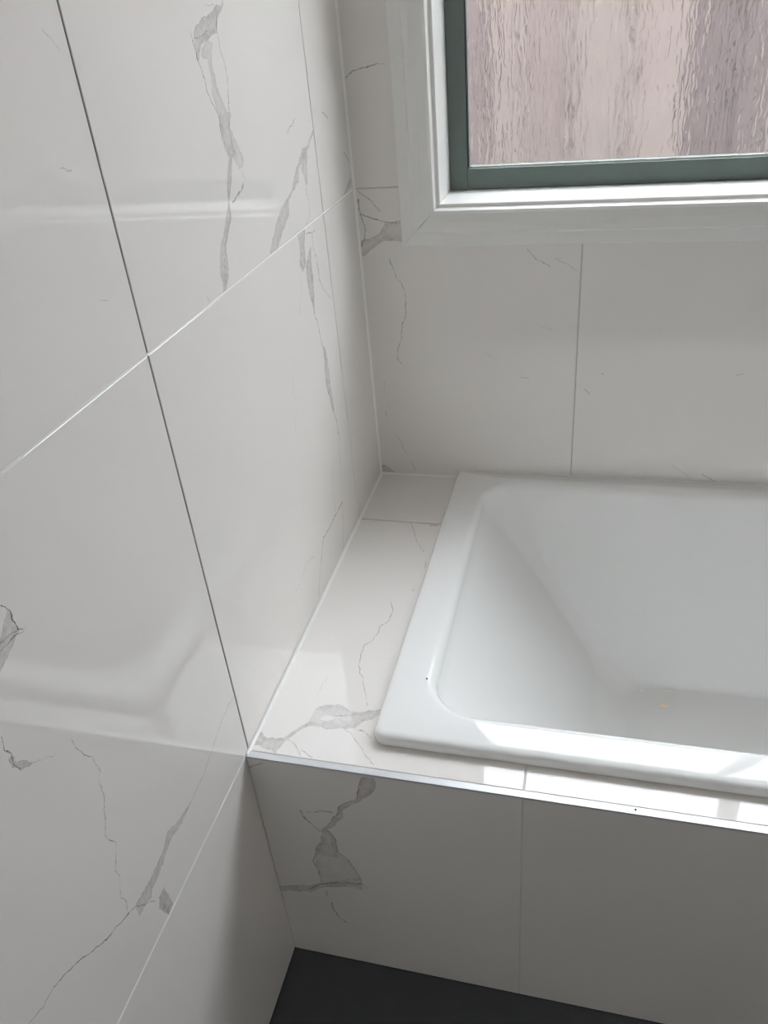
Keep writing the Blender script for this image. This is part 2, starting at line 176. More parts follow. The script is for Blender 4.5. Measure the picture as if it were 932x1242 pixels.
        ('l',1,0.55,1.4,0.14,[[(0.4851,0.0016),(0.5113,0.0119),(0.5275,0.0145),(0.5596,0.0057),(0.5785,0.006)]]),
        ('l',0,0.6,1.3,0.24,[[(0.0084,0.5516),(0.0315,0.5431),(0.0514,0.5362),(0.0751,0.5356)]]),
        ('b',0,0.62,0.35,0.44,[[(0.0008,0.4767),(0.0026,0.4767),(0.0096,0.4766),(0.0213,0.4858),(0.0304,0.4929),(0.0429,0.4993),(0.0521,0.5039),(0.0528,0.5039),(0.0752,0.502),(0.0776,0.5018),(0.0827,0.5007),(0.0854,0.5007)],[(0.0008,0.5016),(0.0026,0.5016),(0.0096,0.504),(0.0213,0.5078),(0.0304,0.5117),(0.0429,0.5171),(0.0521,0.5319),(0.0528,0.533),(0.0752,0.5372),(0.0776,0.5375),(0.0827,0.5382),(0.0854,0.5385)]]),
        ('l',1,0.65,0.9,0.12,[[(0.2583,0.0646),(0.2706,0.0575),(0.291,0.059),(0.3113,0.0676),(0.343,0.0726),(0.3663,0.082),(0.3967,0.0833),(0.4247,0.0765),(0.434,0.0678),(0.445,0.063),(0.4704,0.0575)]]),
        ('l',1,0.4,0.8,0.33,[[(0.1294,0.0289),(0.1516,0.0215)]]),
        ('l',1,0.25,0.8,0.05,[[(0.1936,0.025),(0.2196,0.0264)]]),
        ('l',1,0.45,0.8,0.52,[[(0.052,0.0604),(0.0866,0.048),(0.0954,0.0381)]]),
        ('l',1,0.6,0.8,0.52,[[(0.0099,0.08),(0.0333,0.0678)]]),
        ('b',0,0.75,0.35,0.52,[[(-0.0029,0.0012),(-0.0011,0.0012),(0.0134,0.0019),(0.0147,0.0019),(0.031,0.0026),(0.0311,0.0026)],[(-0.0029,0.0223),(-0.0011,0.0223),(0.0134,0.0187),(0.0147,0.0183),(0.031,0.0047),(0.0311,0.0046)]]),
        ('l',0,0.5,0.9,0.78,[[(0.3128,0.4845),(0.3277,0.4656),(0.3543,0.4522)]]),
        ('l',0,0.22,1,0.57,[[(0.3626,0.465),(0.3832,0.4559),(0.4099,0.438)]]),
        ('l',0,0.25,2,0.11,[[(0.3037,0.2352),(0.3197,0.2335)]]),
        ('l',0,0.2,0.8,0.3,[[(0.3394,0.3394),(0.3671,0.3313)]]),
        ('l',0,0.2,0.8,0.69,[[(0.2364,0.2855),(0.2587,0.2702)]]),
    ],
    'B01': [
        ('l',0,0.6,1.0,0.53,[[(0.6625,0.0356),(0.6921,0.0199)]]),
        ('l',0,0.25,1.0,0.78,[[(0.6046,0.055),(0.6455,0.0232)]]),
        ('l',0,0.6,1.2,0.29,[[(0.4567,0.2469),(0.4611,0.2456)]]),
        ('l',1,0.4,1.0,0.97,[[(0.2025,0.4385),(0.214,0.4273)]]),
        ('l',0,0.3,2,0.12,[[(0.6954,0.2495),(0.7081,0.2511)]]),
    ],
}


# ------------------------------------------------------------------ material helpers
def new_mat(name):
    mt = bpy.data.materials.new(name)
    mt.use_nodes = True
    nt = mt.node_tree
    return mt, nt, nt.nodes['Principled BSDF']

def simple(name, col, rough=0.5, metal=0.0, spec=0.5, noise=0.0, nscale=20.0, bump=0.0, bscale=200.0, coat=0.0):
    mt, nt, b = new_mat(name)
    b.inputs['Roughness'].default_value = rough
    b.inputs['Metallic'].default_value = metal
    b.inputs['Specular IOR Level'].default_value = spec
    b.inputs['Coat Weight'].default_value = coat
    tc = nt.nodes.new('ShaderNodeTexCoord')
    n = nt.nodes.new('ShaderNodeTexNoise')
    n.inputs['Scale'].default_value = nscale
    n.inputs['Detail'].default_value = 5
    nt.links.new(tc.outputs['Object'], n.inputs['Vector'])
    mx = nt.nodes.new('ShaderNodeMix'); mx.data_type = 'RGBA'
    lo = [max(0, c * (1 - noise)) for c in col]; hi = [min(1, c * (1 + noise)) for c in col]
    mx.inputs['A'].default_value = (*lo, 1); mx.inputs['B'].default_value = (*hi, 1)
    nt.links.new(n.outputs['Fac'], mx.inputs['Factor'])
    nt.links.new(mx.outputs['Result'], b.inputs['Base Color'])
    if bump > 0:
        n2 = nt.nodes.new('ShaderNodeTexNoise'); n2.inputs['Scale'].default_value = bscale
        nt.links.new(tc.outputs['Object'], n2.inputs['Vector'])
        bp = nt.nodes.new('ShaderNodeBump'); bp.inputs['Strength'].default_value = bump
        bp.inputs['Distance'].default_value = 0.002
        nt.links.new(n2.outputs['Fac'], bp.inputs['Height'])
        nt.links.new(bp.outputs['Normal'], b.inputs['Normal'])
    return mt

class NT:
    """small wrapper to write shader maths"""
    def __init__(self, nt): self.nt = nt
    def put(self, sock, v):
        if isinstance(v, (int, float)): sock.default_value = v
        else: self.nt.links.new(v, sock)
    def m(self, op, a, b=None, c=None, clamp=False):
        n = self.nt.nodes.new('ShaderNodeMath'); n.operation = op; n.use_clamp = clamp
        self.put(n.inputs[0], a)
        if b is not None: self.put(n.inputs[1], b)
        if c is not None: self.put(n.inputs[2], c)
        return n.outputs[0]
    def smooth(self, v, a, b, lo=0.0, hi=1.0):
        n = self.nt.nodes.new('ShaderNodeMapRange'); n.interpolation_type = 'SMOOTHSTEP'
        self.put(n.inputs[0], v)
        for k, q in zip((1, 2, 3, 4), (a, b, lo, hi)): self.put(n.inputs[k], q)
        return n.outputs[0]
    def noise(self, vec, scale, detail=2, rough=0.5):
        n = self.nt.nodes.new('ShaderNodeTexNoise')
        n.inputs['Scale'].default_value = scale; n.inputs['Detail'].default_value = detail
        n.inputs['Roughness'].default_value = rough
        self.nt.links.new(vec, n.inputs['Vector'])
        return n.outputs['Fac']
    def curve(self, t, pts):
        n = self.nt.nodes.new('ShaderNodeFloatCurve')
        c = n.mapping.curves[0]
        n.mapping.extend = 'HORIZONTAL'
        c.points[0].location = pts[0]; c.points[1].location = pts[-1]
        for p in pts[1:-1]: c.points.new(*p)
        for p in c.points: p.handle_type = 'VECTOR'
        n.mapping.update()
        self.put(n.inputs['Value'], t)
        return n.outputs[0]

WHITE = (0.83, 0.80, 0.77)
def marble(name, veins, axes, seed=0.0, random_veins=False):
    """glossy white porcelain with grey veins; veins in the tile's own metres (axes: which two object axes)"""
    mt, nt, b = new_mat(name)
    N = NT(nt)
    tc = nt.nodes.new('ShaderNodeTexCoord')
    sp = nt.nodes.new('ShaderNodeSeparateXYZ')
    nt.links.new(tc.outputs['Object'], sp.inputs[0])
    off = nt.nodes.new('ShaderNodeVectorMath'); off.operation = 'ADD'
    off.inputs[1].default_value = (seed * 3.7, seed * 1.9 + 5, seed * 2.3)
    nt.links.new(tc.outputs['Object'], off.inputs[0])
    vec = off.outputs[0]
    n1 = N.noise(vec, 55, 3); n2 = N.noise(vec, 210, 2)
    j1 = N.m('MULTIPLY', N.m('SUBTRACT', n1, 0.5), 0.009)
    j2 = N.m('MULTIPLY', N.m('SUBTRACT', n2, 0.5), 0.004)
    jit = N.m('ADD', j1, j2)
    mott = N.noise(vec, 45, 6, 0.65)
    mott_f = N.m('MULTIPLY', N.smooth(mott, 0.3, 0.7, 0.5, 1.05), N.smooth(N.noise(vec, 170, 3), 0.3, 0.65, 0.7, 1.1))
    brk = N.smooth(N.noise(vec, 90, 3), 0.32, 0.58, 0.45, 1.15)
    fill = None; line = None; neg = None
    for (k, i, al, w, slope, curves) in veins:
        a = sp.outputs[axes[i]]; q = sp.outputs[axes[1 - i]]
        a0, a1 = curves[0][0][0], curves[0][-1][0]
        if a1 - a0 < 1e-4: a1 = a0 + 1e-4
        allq = [p[1] for c in curves for p in c]
        q0, q1 = min(allq) - 1e-3, max(allq) + 1e-3
        t = N.m('MULTIPLY', N.m('SUBTRACT', a, a0), 1.0 / (a1 - a0))
        qj = N.m('ADD', q, jit)
        qn = N.m('MULTIPLY', N.m('SUBTRACT', qj, q0), 1.0 / (q1 - q0))
        win = N.m('MULTIPLY', N.smooth(t, -0.004, 0.004), N.smooth(t, 0.996, 1.004, 1.0, 0.0))
        cs = []
        for c in curves:
            pts = [((p[0] - a0) / (a1 - a0), (p[1] - q0) / (q1 - q0)) for p in c]
            cs.append(N.curve(t, pts))
        rng = q1 - q0
        lw = 0.00062 * (w if k == 'l' else 0.9) * math.sqrt(1 + slope * slope) / rng
        if k == 'l':
            dd = N.m('ABSOLUTE', N.m('SUBTRACT', qn, cs[0]))
            mk = N.smooth(dd, lw * 0.3, lw * 1.5, 1.0, 0.0)
            mk = N.m('MULTIPLY', N.m('MULTIPLY', mk, win), al)
            mk = N.m('MULTIPLY', mk, brk)
            line = mk if line is None else N.m('MAXIMUM', line, mk)
        else:
            d = N.m('MINIMUM', N.m('SUBTRACT', qn, cs[0]), N.m('SUBTRACT', cs[1], qn))
            mk = N.smooth(d, -0.0010 / rng, 0.0018 / rng)
            mk = N.m('MULTIPLY', mk, win)
            if al < 0:
                neg = mk; continue
            f = N.m('MULTIPLY', N.m('MULTIPLY', mk, al), N.m('MULTIPLY', mott_f, N.smooth(d, 0.001 / rng, 0.012 / rng, 1.2, 0.8)))
            fill = f if fill is None else N.m('MAXIMUM', fill, f)
            if w > 0:
                e = N.smooth(N.m('ABSOLUTE', d), lw * 0.3, lw * 1.5, w, 0.0)
                e = N.m('MULTIPLY', N.m('MULTIPLY', e, win), brk)
                line = e if line is None else N.m('MAXIMUM', line, e)
    if random_veins:
        w1 = N.noise(vec, 2.2, 8, 0.62)
        r = N.smooth(N.m('ABSOLUTE', N.m('SUBTRACT', w1, 0.5)), 0.0, 0.012, 0.5, 0.0)
        gate = N.smooth(N.noise(vec, 1.7, 2), 0.52, 0.66)
        r = N.m('MULTIPLY', r, gate)
        line = r if line is None else N.m('MAXIMUM', line, r)
    base = nt.nodes.new('ShaderNodeMix'); base.data_type = 'RGBA'
    base.inputs['A'].default_value = (WHITE[0] * .985, WHITE[1] * .985, WHITE[2] * .985, 1)
    base.inputs['B'].default_value = (*WHITE, 1)
    nt.links.new(N.noise(vec, 6, 4), base.inputs['Factor'])
    col = base.outputs['Result']
    for msk, c in ((fill, (0.40, 0.37, 0.365)), (line, (0.06, 0.053, 0.053))):
        if msk is None: continue
        if neg is not None: msk = N.m('MULTIPLY', msk, N.m('SUBTRACT', 1.0, neg))
        mx = nt.nodes.new('ShaderNodeMix'); mx.data_type = 'RGBA'
        mx.inputs['B'].default_value = (*c, 1)
        nt.links.new(col, mx.inputs['A']); nt.links.new(msk, mx.inputs['Factor'])
        col = mx.outputs['Result']
    nt.links.new(col, b.inputs['Base Color'])
    b.inputs['Roughness'].default_value = 0.008
    b.inputs['IOR'].default_value = 1.46
    bp = nt.nodes.new('ShaderNodeBump'); bp.inputs['Strength'].default_value = 1.0
    bp.inputs['Distance'].default_value = 0.00005
    nt.links.new(N.noise(vec, 9, 1), bp.inputs['Height'])
    nt.links.new(bp.outputs['Normal'], b.inputs['Normal'])
    return mt

M = {}
M['adhesive'] = simple('dark_adhesive', (0.045, 0.04, 0.038), 0.9, noise=0.2, nscale=60)
M['grout'] = simple('white_grout', (0.86, 0.86, 0.85), 0.6, noise=0.04, nscale=90)
M['silicone'] = simple('white_silicone', (0.86, 0.86, 0.85), 0.35, noise=0.02)
M['bath'] = simple('white_acrylic', (0.87, 0.87, 0.86), 0.05, noise=0.006, nscale=4, spec=0.36)
M['alu'] = simple('bright_aluminium', (0.58, 0.59, 0.605), 0.42, metal=0.5, noise=0.03, nscale=80)
M['paint'] = simple('white_gloss_paint', (0.82, 0.815, 0.79), 0.28, noise=0.015, nscale=14, bump=0.05, bscale=60)
M['plaster'] = simple('white_ceiling_paint', (0.82, 0.82, 0.80), 0.9, noise=0.02)
M['green'] = simple('grey_green_powder_coat', (0.122, 0.158, 0.142), 0.42, noise=0.08, nscale=60)
M['gasket'] = simple('black_rubber', (0.02, 0.02, 0.02), 0.7, noise=0.1)
M['floor'] = simple('charcoal_tile', (0.058, 0.062, 0.069), 0.45, noise=0.15, nscale=40, bump=0.05, bscale=300)
M['floor_grout'] = simple('charcoal_grout', (0.025, 0.027, 0.03), 0.8, noise=0.1)
M['glint'] = simple('peach_glint', (1.0, 0.87, 0.73), 0.36, metal=0.75, noise=0.05)
M['glint_pale'] = simple('pale_glint', (1.0, 0.98, 0.94), 0.42, metal=0.45, noise=0.03)
M['grit'] = simple('dark_grit', (0.03, 0.03, 0.03), 0.8, noise=0.2)
M['concrete'] = simple('pale_concrete', (0.25, 0.24, 0.23), 0.9, noise=0.15, nscale=6)

# ------------------------------------------------------------------ mesh helpers
def tag(o, label=None, cat=None, group=None, kind=None):
    if label: o['label'] = label
    if cat: o['category'] = cat
    if group: o['group'] = group
    if kind: o['kind'] = kind
    return o

def link(name, mesh, mat, parent=None, loc=(0, 0, 0), smooth=False):
    o = bpy.data.objects.new(name, mesh)
    COL.objects.link(o)
    if mat is not None and len(mesh.materials) == 0: mesh.materials.append(mat)
    o.location = loc
    if parent is not None:                     # loc is always in the room's coordinates
        o.parent = parent; o.location = Vector(loc) - Vector(parent.location)
    if smooth:
        for p in mesh.polygons: p.use_smooth = True
    return o

def empty(name, loc=(0, 0, 0)):
    o = bpy.data.objects.new(name, None); COL.objects.link(o); o.location = loc
    o.empty_display_size = 0.05
    return o

def box_mesh(name, lo, hi, bev=0.0, seg=2):
    bm = bmesh.new()
    bmesh.ops.create_cube(bm, size=1.0)
    for v in bm.verts:
        v.co = Vector([(lo[i] + hi[i]) / 2 + v.co[i] * (hi[i] - lo[i]) for i in range(3)])
    if bev > 0:
        bmesh.ops.bevel(bm, geom=list(bm.edges), offset=bev, segments=seg, affect='EDGES', profile=0.5)
    me = bpy.data.meshes.new(name); bm.to_mesh(me); bm.free()
    return me

def box(name, lo, hi, mat, parent=None, bev=0.0, seg=2):
    """box given in ledge-based coordinates; origin at its low corner"""
    me = box_mesh(name, (0, 0, 0), [hi[i] - lo[i] for i in range(3)], bev, seg)
    return link(name, me, mat, parent, (lo[0], lo[1], lo[2] + Z0))

def tile_mesh(name, outline, plane, thick=TT, bev=0.0007):
    """rectilinear outline (2-D, tile axes) made solid; plane: 'x+' faces +x, 'y-' faces -y, 'z+' faces up.
    Face lies at 0 on that axis, body behind it."""
    def p3(u, v, dpt):
        if plane == 'x+': return Vector((-dpt, u, v))
        if plane == 'x-': return Vector((dpt, u, v))
        if plane == 'y-': return Vector((u, dpt, v))
        if plane == 'y+': return Vector((u, -dpt, v))
        return Vector((u, v, -dpt))
    n = len(outline)
    # inset outline for the bevel
    ins = []
    area = sum(outline[i][0] * outline[(i + 1) % n][1] - outline[(i + 1) % n][0] * outline[i][1] for i in range(n))
    sgn = 1 if area > 0 else -1
    for i in range(n):
        p0 = Vector(outline[i - 1]); p = Vector(outline[i]); p1 = Vector(outline[(i + 1) % n])
        d0 = (p - p0).normalized(); d1 = (p1 - p).normalized()
        nn = Vector((-d0.y, d0.x)) * sgn + Vector((-d1.y, d1.x)) * sgn
        ins.append(p + nn * bev)
    bm = bmesh.new()
    top = [bm.verts.new(p3(q[0], q[1], 0)) for q in ins]
    mid = [bm.verts.new(p3(q[0], q[1], bev)) for q in outline]
    bot = [bm.verts.new(p3(q[0], q[1], thick)) for q in outline]
    bm.faces.new(top); bm.faces.new(bot[::-1])
    for i in range(n):
        j = (i + 1) % n
        bm.faces.new((mid[i], mid[j], top[j], top[i]))
        bm.faces.new((bot[i], bot[j], mid[j], mid[i]))
    bmesh.ops.recalc_face_normals(bm, faces=bm.faces)
    me = bpy.data.meshes.new(name); bm.to_mesh(me); bm.free()
    return me

PLANE_AX = {'x+': (1, 2), 'x-': (1, 2), 'y-': (0, 2), 'y+': (0, 2), 'z+': (0, 1)}
_plain = {}
def plain_mat(seed, plane):
    key = (seed % 4, PLANE_AX[plane])
    if key not in _plain:
        _plain[key] = marble('porcelain_tile', [], PLANE_AX[plane], seed % 4 + 1.3, True)
    return _plain[key]

_share = {}
def tile(parent, plane, outline, depth, key=None, seed=0, clean=False):
    """outline in wall coordinates; the tile's origin goes to its lowest corner"""
    u0 = min(p[0] for p in outline); v0 = min(p[1] for p in outline)
    loc2 = [(p[0] - u0, p[1] - v0) for p in outline]
    if key in VEINS:
        vs = []
        for (k, i, al, w, sl, cs) in VEINS[key]:
            o = (u0, v0) if i == 0 else (v0, u0)
            vs.append((k, i, al, w, sl, [[(p[0] - o[0], p[1] - o[1]) for p in c] for c in cs]))
        mat = marble('veined_porcelain_tile', vs, PLANE_AX[plane], hash_seed(key))
        me = tile_mesh('tile', loc2, plane)
    else:
        if clean: mat = M['clean_' + str(PLANE_AX[plane][0])]
        else: mat = plain_mat(seed, plane)
        sk = (plane, mat.name, tuple((round(a, 4), round(b, 4)) for a, b in loc2))
        if sk not in _share: _share[sk] = tile_mesh('tile', loc2, plane)
        me = _share[sk]
    loc = {'x+': (depth, u0, v0), 'x-': (depth, u0, v0), 'y-': (u0, depth, v0), 'y+': (u0, depth, v0), 'z+': (u0, v0, depth)}[plane]
    return link('tile', me, mat, parent, (loc[0], loc[1], loc[2] + Z0))

def hash_seed(s): return sum((i + 1) * ord(c) for i, c in enumerate(s)) % 17
for ax in (0, 1):
    M['clean_%d' % ax] = marble('clear_porcelain_tile', [], (0, 2) if ax == 0 else (1, 2), 2.0)

def rect(u0, u1, v0, v1): return [(u0 + G, v0 + G), (u1 - G, v0 + G), (u1 - G, v1 - G), (u0 + G, v1 - G)]

# ------------------------------------------------------------------ room shell
SUB = TT                          # adhesive bed starts behind the tiles
wl = tag(box('wall_left', (-0.15, -ROOM_Y, -Z0), (-SUB, 0.0, CEIL), M['adhesive']), kind='structure')
wl['label'] = 'left bathroom wall of large glossy white marble-look tiles with grey veins'
WT = 0.20                         # thickness of the window wall
def wall_with_opening():
    bm = bmesh.new()
    xs = [-0.15, OX0 - 0.014, WX1 + 0.014, ROOM_X + 0.15]; zs = [-Z0, OZ0 - 0.0145, WZ1 + 0.014, CEIL]
    V = {}
    for s, yv in ((0, SUB), (1, WT)):
        for i in range(4):
            for k in range(4): V[i, k, s] = bm.verts.new((xs[i], yv, zs[k]))
    for i in range(3):
        for k in range(3):
            if i == 1 and k == 1: continue
            for s in (0, 1): bm.faces.new((V[i, k, s], V[i + 1, k, s], V[i + 1, k + 1, s], V[i, k + 1, s]))
    for i in range(3):
        for k in (0, 3): bm.faces.new((V[i, k, 0], V[i + 1, k, 0], V[i + 1, k, 1], V[i, k, 1]))
        for k in (0, 3): bm.faces.new((V[k, i, 0], V[k, i + 1, 0], V[k, i + 1, 1], V[k, i, 1]))
    for k in (1, 2):
        bm.faces.new((V[1, k, 0], V[2, k, 0], V[2, k, 1], V[1, k, 1]))
        bm.faces.new((V[k, 1, 0], V[k, 2, 0], V[k, 2, 1], V[k, 1, 1]))
    bmesh.ops.recalc_face_normals(bm, faces=bm.faces)
    me = bpy.data.meshes.new('wall_back'); bm.to_mesh(me); bm.free()
    return me
wb = tag(link('wall_back', wall_with_opening(), M['adhesive'], None, (0, 0, Z0)), kind='structure')
wb['label'] = 'window wall of glossy white marble-look tiles above the bath'
wr = tag(box('wall_right', (ROOM_X + SUB, -ROOM_Y, -Z0), (ROOM_X + 0.15, 0.0, CEIL), M['adhesive']), kind='structure')
wf = tag(box('wall_front', (-0.15, -ROOM_Y - 0.12, -Z0), (ROOM_X + 0.15, -ROOM_Y, CEIL), M['plaster']), kind='structure')
cl = tag(box('ceiling', (-0.15, -ROOM_Y - 0.12, CEIL), (ROOM_X + 0.15, WT, CEIL + 0.1), M['plaster']), kind='structure')
fl = tag(box('floor', (-0.15, -ROOM_Y - 0.12, -Z0 - 0.12), (ROOM_X + 0.15, WT, -Z0 - 0.006), M['floor_grout']), kind='structure')
wr['label'] = 'right bathroom wall tiled in glossy white marble-look porcelain'
wf['label'] = 'plain white plastered wall behind the viewer'
cl['label'] = 'plain white painted bathroom ceiling'
fl['label'] = 'dark charcoal tiled bathroom floor'

# floor tiles
x = 0.0; k = 0
while x < ROOM_X - 0.01:
    y = -YF
    while y > -ROOM_Y + 0.01:
        x1 = min(x + 0.62, ROOM_X); y1 = max(y - 0.62, -ROOM_Y)
        o = [(x + G, y1 + G), (x1 - G, y1 + G), (x1 - G, y - 0.0002), (x + G, y - 0.0002)]
        u0, v0 = o[0]
        me = tile_mesh('tile', [(p[0] - u0, p[1] - v0) for p in o], 'z+', 0.006)
        link('tile', me, M['floor'], fl, (u0, v0, 0.0))
        y = y1; k += 1
    x = x1

# left wall tiles
cols = [(-JB, 0.0, 'C'), (-JA, -JB, 'A'), (-JA - 0.6, -JA, 'D')]
yy = -JA - 0.6
while yy > -ROOM_Y + 0.02:
    cols.append((max(yy - 0.6, -ROOM_Y), yy, 'E')); yy -= 0.6
rows = [(-Z0, 0.0, 'm'), (0.0, JZ, '0'), (JZ, 2 * JZ, '1'), (2 * JZ, 3 * JZ, '2'), (3 * JZ, CEIL, '3')]
sd = 0
for (u0, u1, c) in cols:
    for (v0, v1, r) in rows:
        if v1 - v0 < 0.02: continue
        key = 'L' + c + r
        tile(wl, 'x+', rect(u0, u1, v0, v1), 0.0, key, sd, clean=(r == 'm' and c in 'AD') or key in ('LC0', 'LC1', 'LD1'))
        sd += 1
# level grout lines on the left wall; dark strips in the upright joints stand for the shade of open gaps
for zj in (0.0, JZ, 2 * JZ, 3 * JZ):
    box('grout_line', (-TT + 0.0005, -ROOM_Y, zj - G), (-0.0004, -0.004, zj + G), M['grout'], wl)
M['joint'] = simple('joint_shade', (0.075, 0.066, 0.062), 0.95, noise=0.1, nscale=60)
for (u0, u1, c) in cols[:-1]:
    box('joint_line', (-TT + 0.0005, u0 - G, -Z0 if c not in 'CA' else 0.0), (-0.0011, u0 + G, CEIL), M['joint'], wl)
# right wall tiles
for (u0, u1, c) in cols:
    for (v0, v1, r) in rows:
        if v1 - v0 < 0.02: continue
        tile(wr, 'x-', rect(u0, u1, v0, v1), ROOM_X, None, sd); sd += 1
for zj in (0.0, JZ, 2 * JZ, 3 * JZ):
    box('grout_line', (ROOM_X + 0.0004, -ROOM_Y, zj - G), (ROOM_X + TT - 0.0005, -0.004, zj + G), M['grout'], wr)

# window wall tiles, cut round the window opening
bx = [0.0, XJ, XJ + 0.6, XJ + 1.2, ROOM_X]
hx0, hx1, hz0, hz1 = AX0 + 0.03, WX1 + 0.04, AZ0 + 0.03, WZ1 + 0.04      # tiles stop under the architrave
for i in range(4):
    u0, u1 = bx[i] + G, bx[i + 1] - G
    for (v0, v1, r) in rows[1:]:
        if v1 - v0 < 0.02: continue
        v0g, v1g = v0 + G, v1 - G
        cu0, cu1 = max(u0, hx0), min(u1, hx1); cv0, cv1 = max(v0g, hz0), min(v1g, hz1)
        key = 'B%s%d' % (r, i)
        cl_ = key not in VEINS
        if cu0 >= cu1 or cv0 >= cv1:
            outs = [[(u0, v0g), (u1, v0g), (u1, v1g), (u0, v1g)]]
        else:
            left = cu0 > u0 + 1e-6; right = cu1 < u1 - 1e-6; low = cv0 > v0g + 1e-6; high = cv1 < v1g - 1e-6
            if not (left or right or low or high): continue
            if low and not high:
                o = [(u0, v0g), (u1, v0g)]
                o += [(u1, v1g), (cu1, v1g), (cu1, cv0)] if right else [(u1, cv0)]
                o += [(cu0, cv0), (cu0, v1g), (u0, v1g)] if left else [(u0, cv0)]
            elif high and not low:
                o = [(u0, v1g), (u1, v1g)]
                o += [(u1, v0g), (cu1, v0g), (cu1, cv1)] if right else [(u1, cv1)]
                o += [(cu0, cv1), (cu0, v0g), (u0, v0g)] if left else [(u0, cv1)]
                o = o[::-1]
            elif left: o = [(u0, v0g), (cu0, v0g), (cu0, v1g), (u0, v1g)]
            else: o = [(cu1, v0g), (u1, v0g), (u1, v1g), (cu1, v1g)]
            outs = [o]
        for o in outs: tile(wb, 'y-', o, 0.0, key, sd, clean=cl_); sd += 1
M['grout_light'] = simple('light_grey_grout', (0.66, 0.65, 0.64), 0.7, noise=0.05, nscale=80)
M['grout_grey'] = simple('soft_grey_grout', (0.55, 0.54, 0.53), 0.7, noise=0.05, nscale=80)
for xj in bx[1:-1]:
    box('grout_line', (xj - G, 0.0008, 0.002), (xj + G, TT - 0.0005, AZ0 + 0.02), M['grout_grey'], wb)
box('grout_line', (0.003, 0.0009, JZ - G), (AX0 + 0.02, TT - 0.0005, JZ + G), M['grout_grey'], wb)

def bead(name, a, b, d1, d2, r, parent, mat):
    """quarter-round sealant bead along a-b filling the corner between directions d1 and d2"""
    a, b, d1, d2 = Vector(a), Vector(b), Vector(d1), Vector(d2)
    bm = bmesh.new()
    prof = [Vector((0, 0, 0)) - (d1 + d2) * 0.0004]
    for k in range(5):
        t = k / 4 * math.pi / 2
        prof.append(d1 * r * (1 - math.sin(t)) * 1.0 + d2 * r * (1 - math.cos(t)))
    ra = [bm.verts.new(a + p) for p in prof]; rb = [bm.verts.new(b + p) for p in prof]
    n = len(prof)
    for i in range(n): bm.faces.new((ra[i], ra[(i + 1) % n], rb[(i + 1) % n], rb[i]))
    bm.faces.new(ra[::-1]); bm.faces.new(rb)
    bmesh.ops.recalc_face_normals(bm, faces=bm.faces)
    me = bpy.data.meshes.new(name); bm.to_mesh(me); bm.free()
    return link(name, me, mat, parent, (0, 0, Z0))
bead('sealant_bead', (0.0, 0.0, 0.0), (0.0, 0.0, CEIL - 0.01), (1, 0, 0), (0, -1, 0), 0.0035, wl, M['silicone'])

# ------------------------------------------------------------------ tiled bath surround
BX0, BX1, BY0, BY1 = 0.1720, 1.7750, -0.7455, -0.0035      # outer rim of the bath
sur = tag(empty('bath_surround', (0.0, -YF, 0.0)), 'low marble-look tiled ledge boxing in the white bath, bright metal edge trim', 'bath surround')
sur_kids = []
def sk(o):
    o.parent = sur; o.location = Vector(o.location) - Vector(sur.location); sur_kids.append(o); return o
YT = -YF + 0.0115                 # tiles on top stop at the metal trim
cut = (BX0 + 0.018, BX1 - 0.018, BY0 + 0.018, BY1)
XR = ROOM_X - 0.0002
# carcass: front wall and end blocks under the tiles
sk(box('base_front', (0.0002, -YF + TT + 0.0005, -Z0), (XR, BY0 + 0.030, -TT), M['adhesive']))
sk(box('base_end', (0.0002, BY0 + 0.030, -Z0), (BX0 + 0.030, -0.0002, -TT), M['adhesive']))
sk(box('base_end', (BX1 - 0.030, BY0 + 0.030, -Z0), (XR, -0.0002, -TT), M['adhesive']))
e = 0.0006
sk(tile(None, 'z+', [(e, -JB + G), (cut[0], -JB + G), (cut[0], -e), (e, -e)], 0.0, 'H0', 3, True))
sk(tile(None, 'z+', [(e, YT), (XP - G, YT), (XP - G, cut[2]), (cut[0], cut[2]), (cut[0], -JB - G), (e, -JB - G)], 0.0, 'H1'))
xx = XP
while xx < BX1 - 0.05:
    x1 = min(xx + 0.6, ROOM_X)
    if x1 > BX1: 
        o = [(xx + G, YT), (XR - e, YT), (XR - e, -JB - G), (cut[1], -JB - G), (cut[1], cut[2]), (xx + G, cut[2])]
    else: o = [(xx + G, YT), (x1 - G, YT), (x1 - G, cut[2]), (xx + G, cut[2])]
    sk(tile(None, 'z+', o, 0.0, None, 2, True))
    sk(box('grout_line', (xx - G, YT, -TT), (xx + G, cut[2], -0.0006), M['grout_light'])); xx = x1
sk(tile(None, 'z+', [(cut[1], -JB + G), (XR - e, -JB + G), (XR - e, -e), (cut[1], -e)], 0.0, None, 3, True))
sk(box('grout_line', (0.004, -JB - G, -TT), (cut[0], -JB + G, -0.0035), M['adhesive']))
xx = 0.0; first = True
ptop = -0.0028
for (a0, a1) in ((0.0, XP), (XP, XP + 0.6), (XP + 0.6, XP + 1.2), (XP + 1.2, ROOM_X)):
    if a1 - a0 < 0.02: continue
    o = [(a0 + (G * .3 if a0 > 0 else e), -Z0 + 0.001), (a1 - (G * .3 if a1 < ROOM_X else e), -Z0 + 0.001), (a1 - (G * .3 if a1 < ROOM_X else e), ptop), (a0 + (G * .3 if a0 > 0 else e), ptop)]
    sk(tile(None, 'y-', o, -YF, 'P0' if a0 == 0 else None, 5, a0 != 0))
    if a0 > 0: sk(box('grout_line', (a0 - G * .3, -YF + 0.0006, -Z0 + 0.001), (a0 + G * .3, -YF + TT, ptop), M['grout_light']))
tr = sk(box('edge_trim', (e, -YF - 0.0006, -0.0026), (XR - e, YT - 0.0009, 0.0006), M['alu'], None, 0.0006, 2))
tr['label'] = 'bright aluminium tile edge trim'
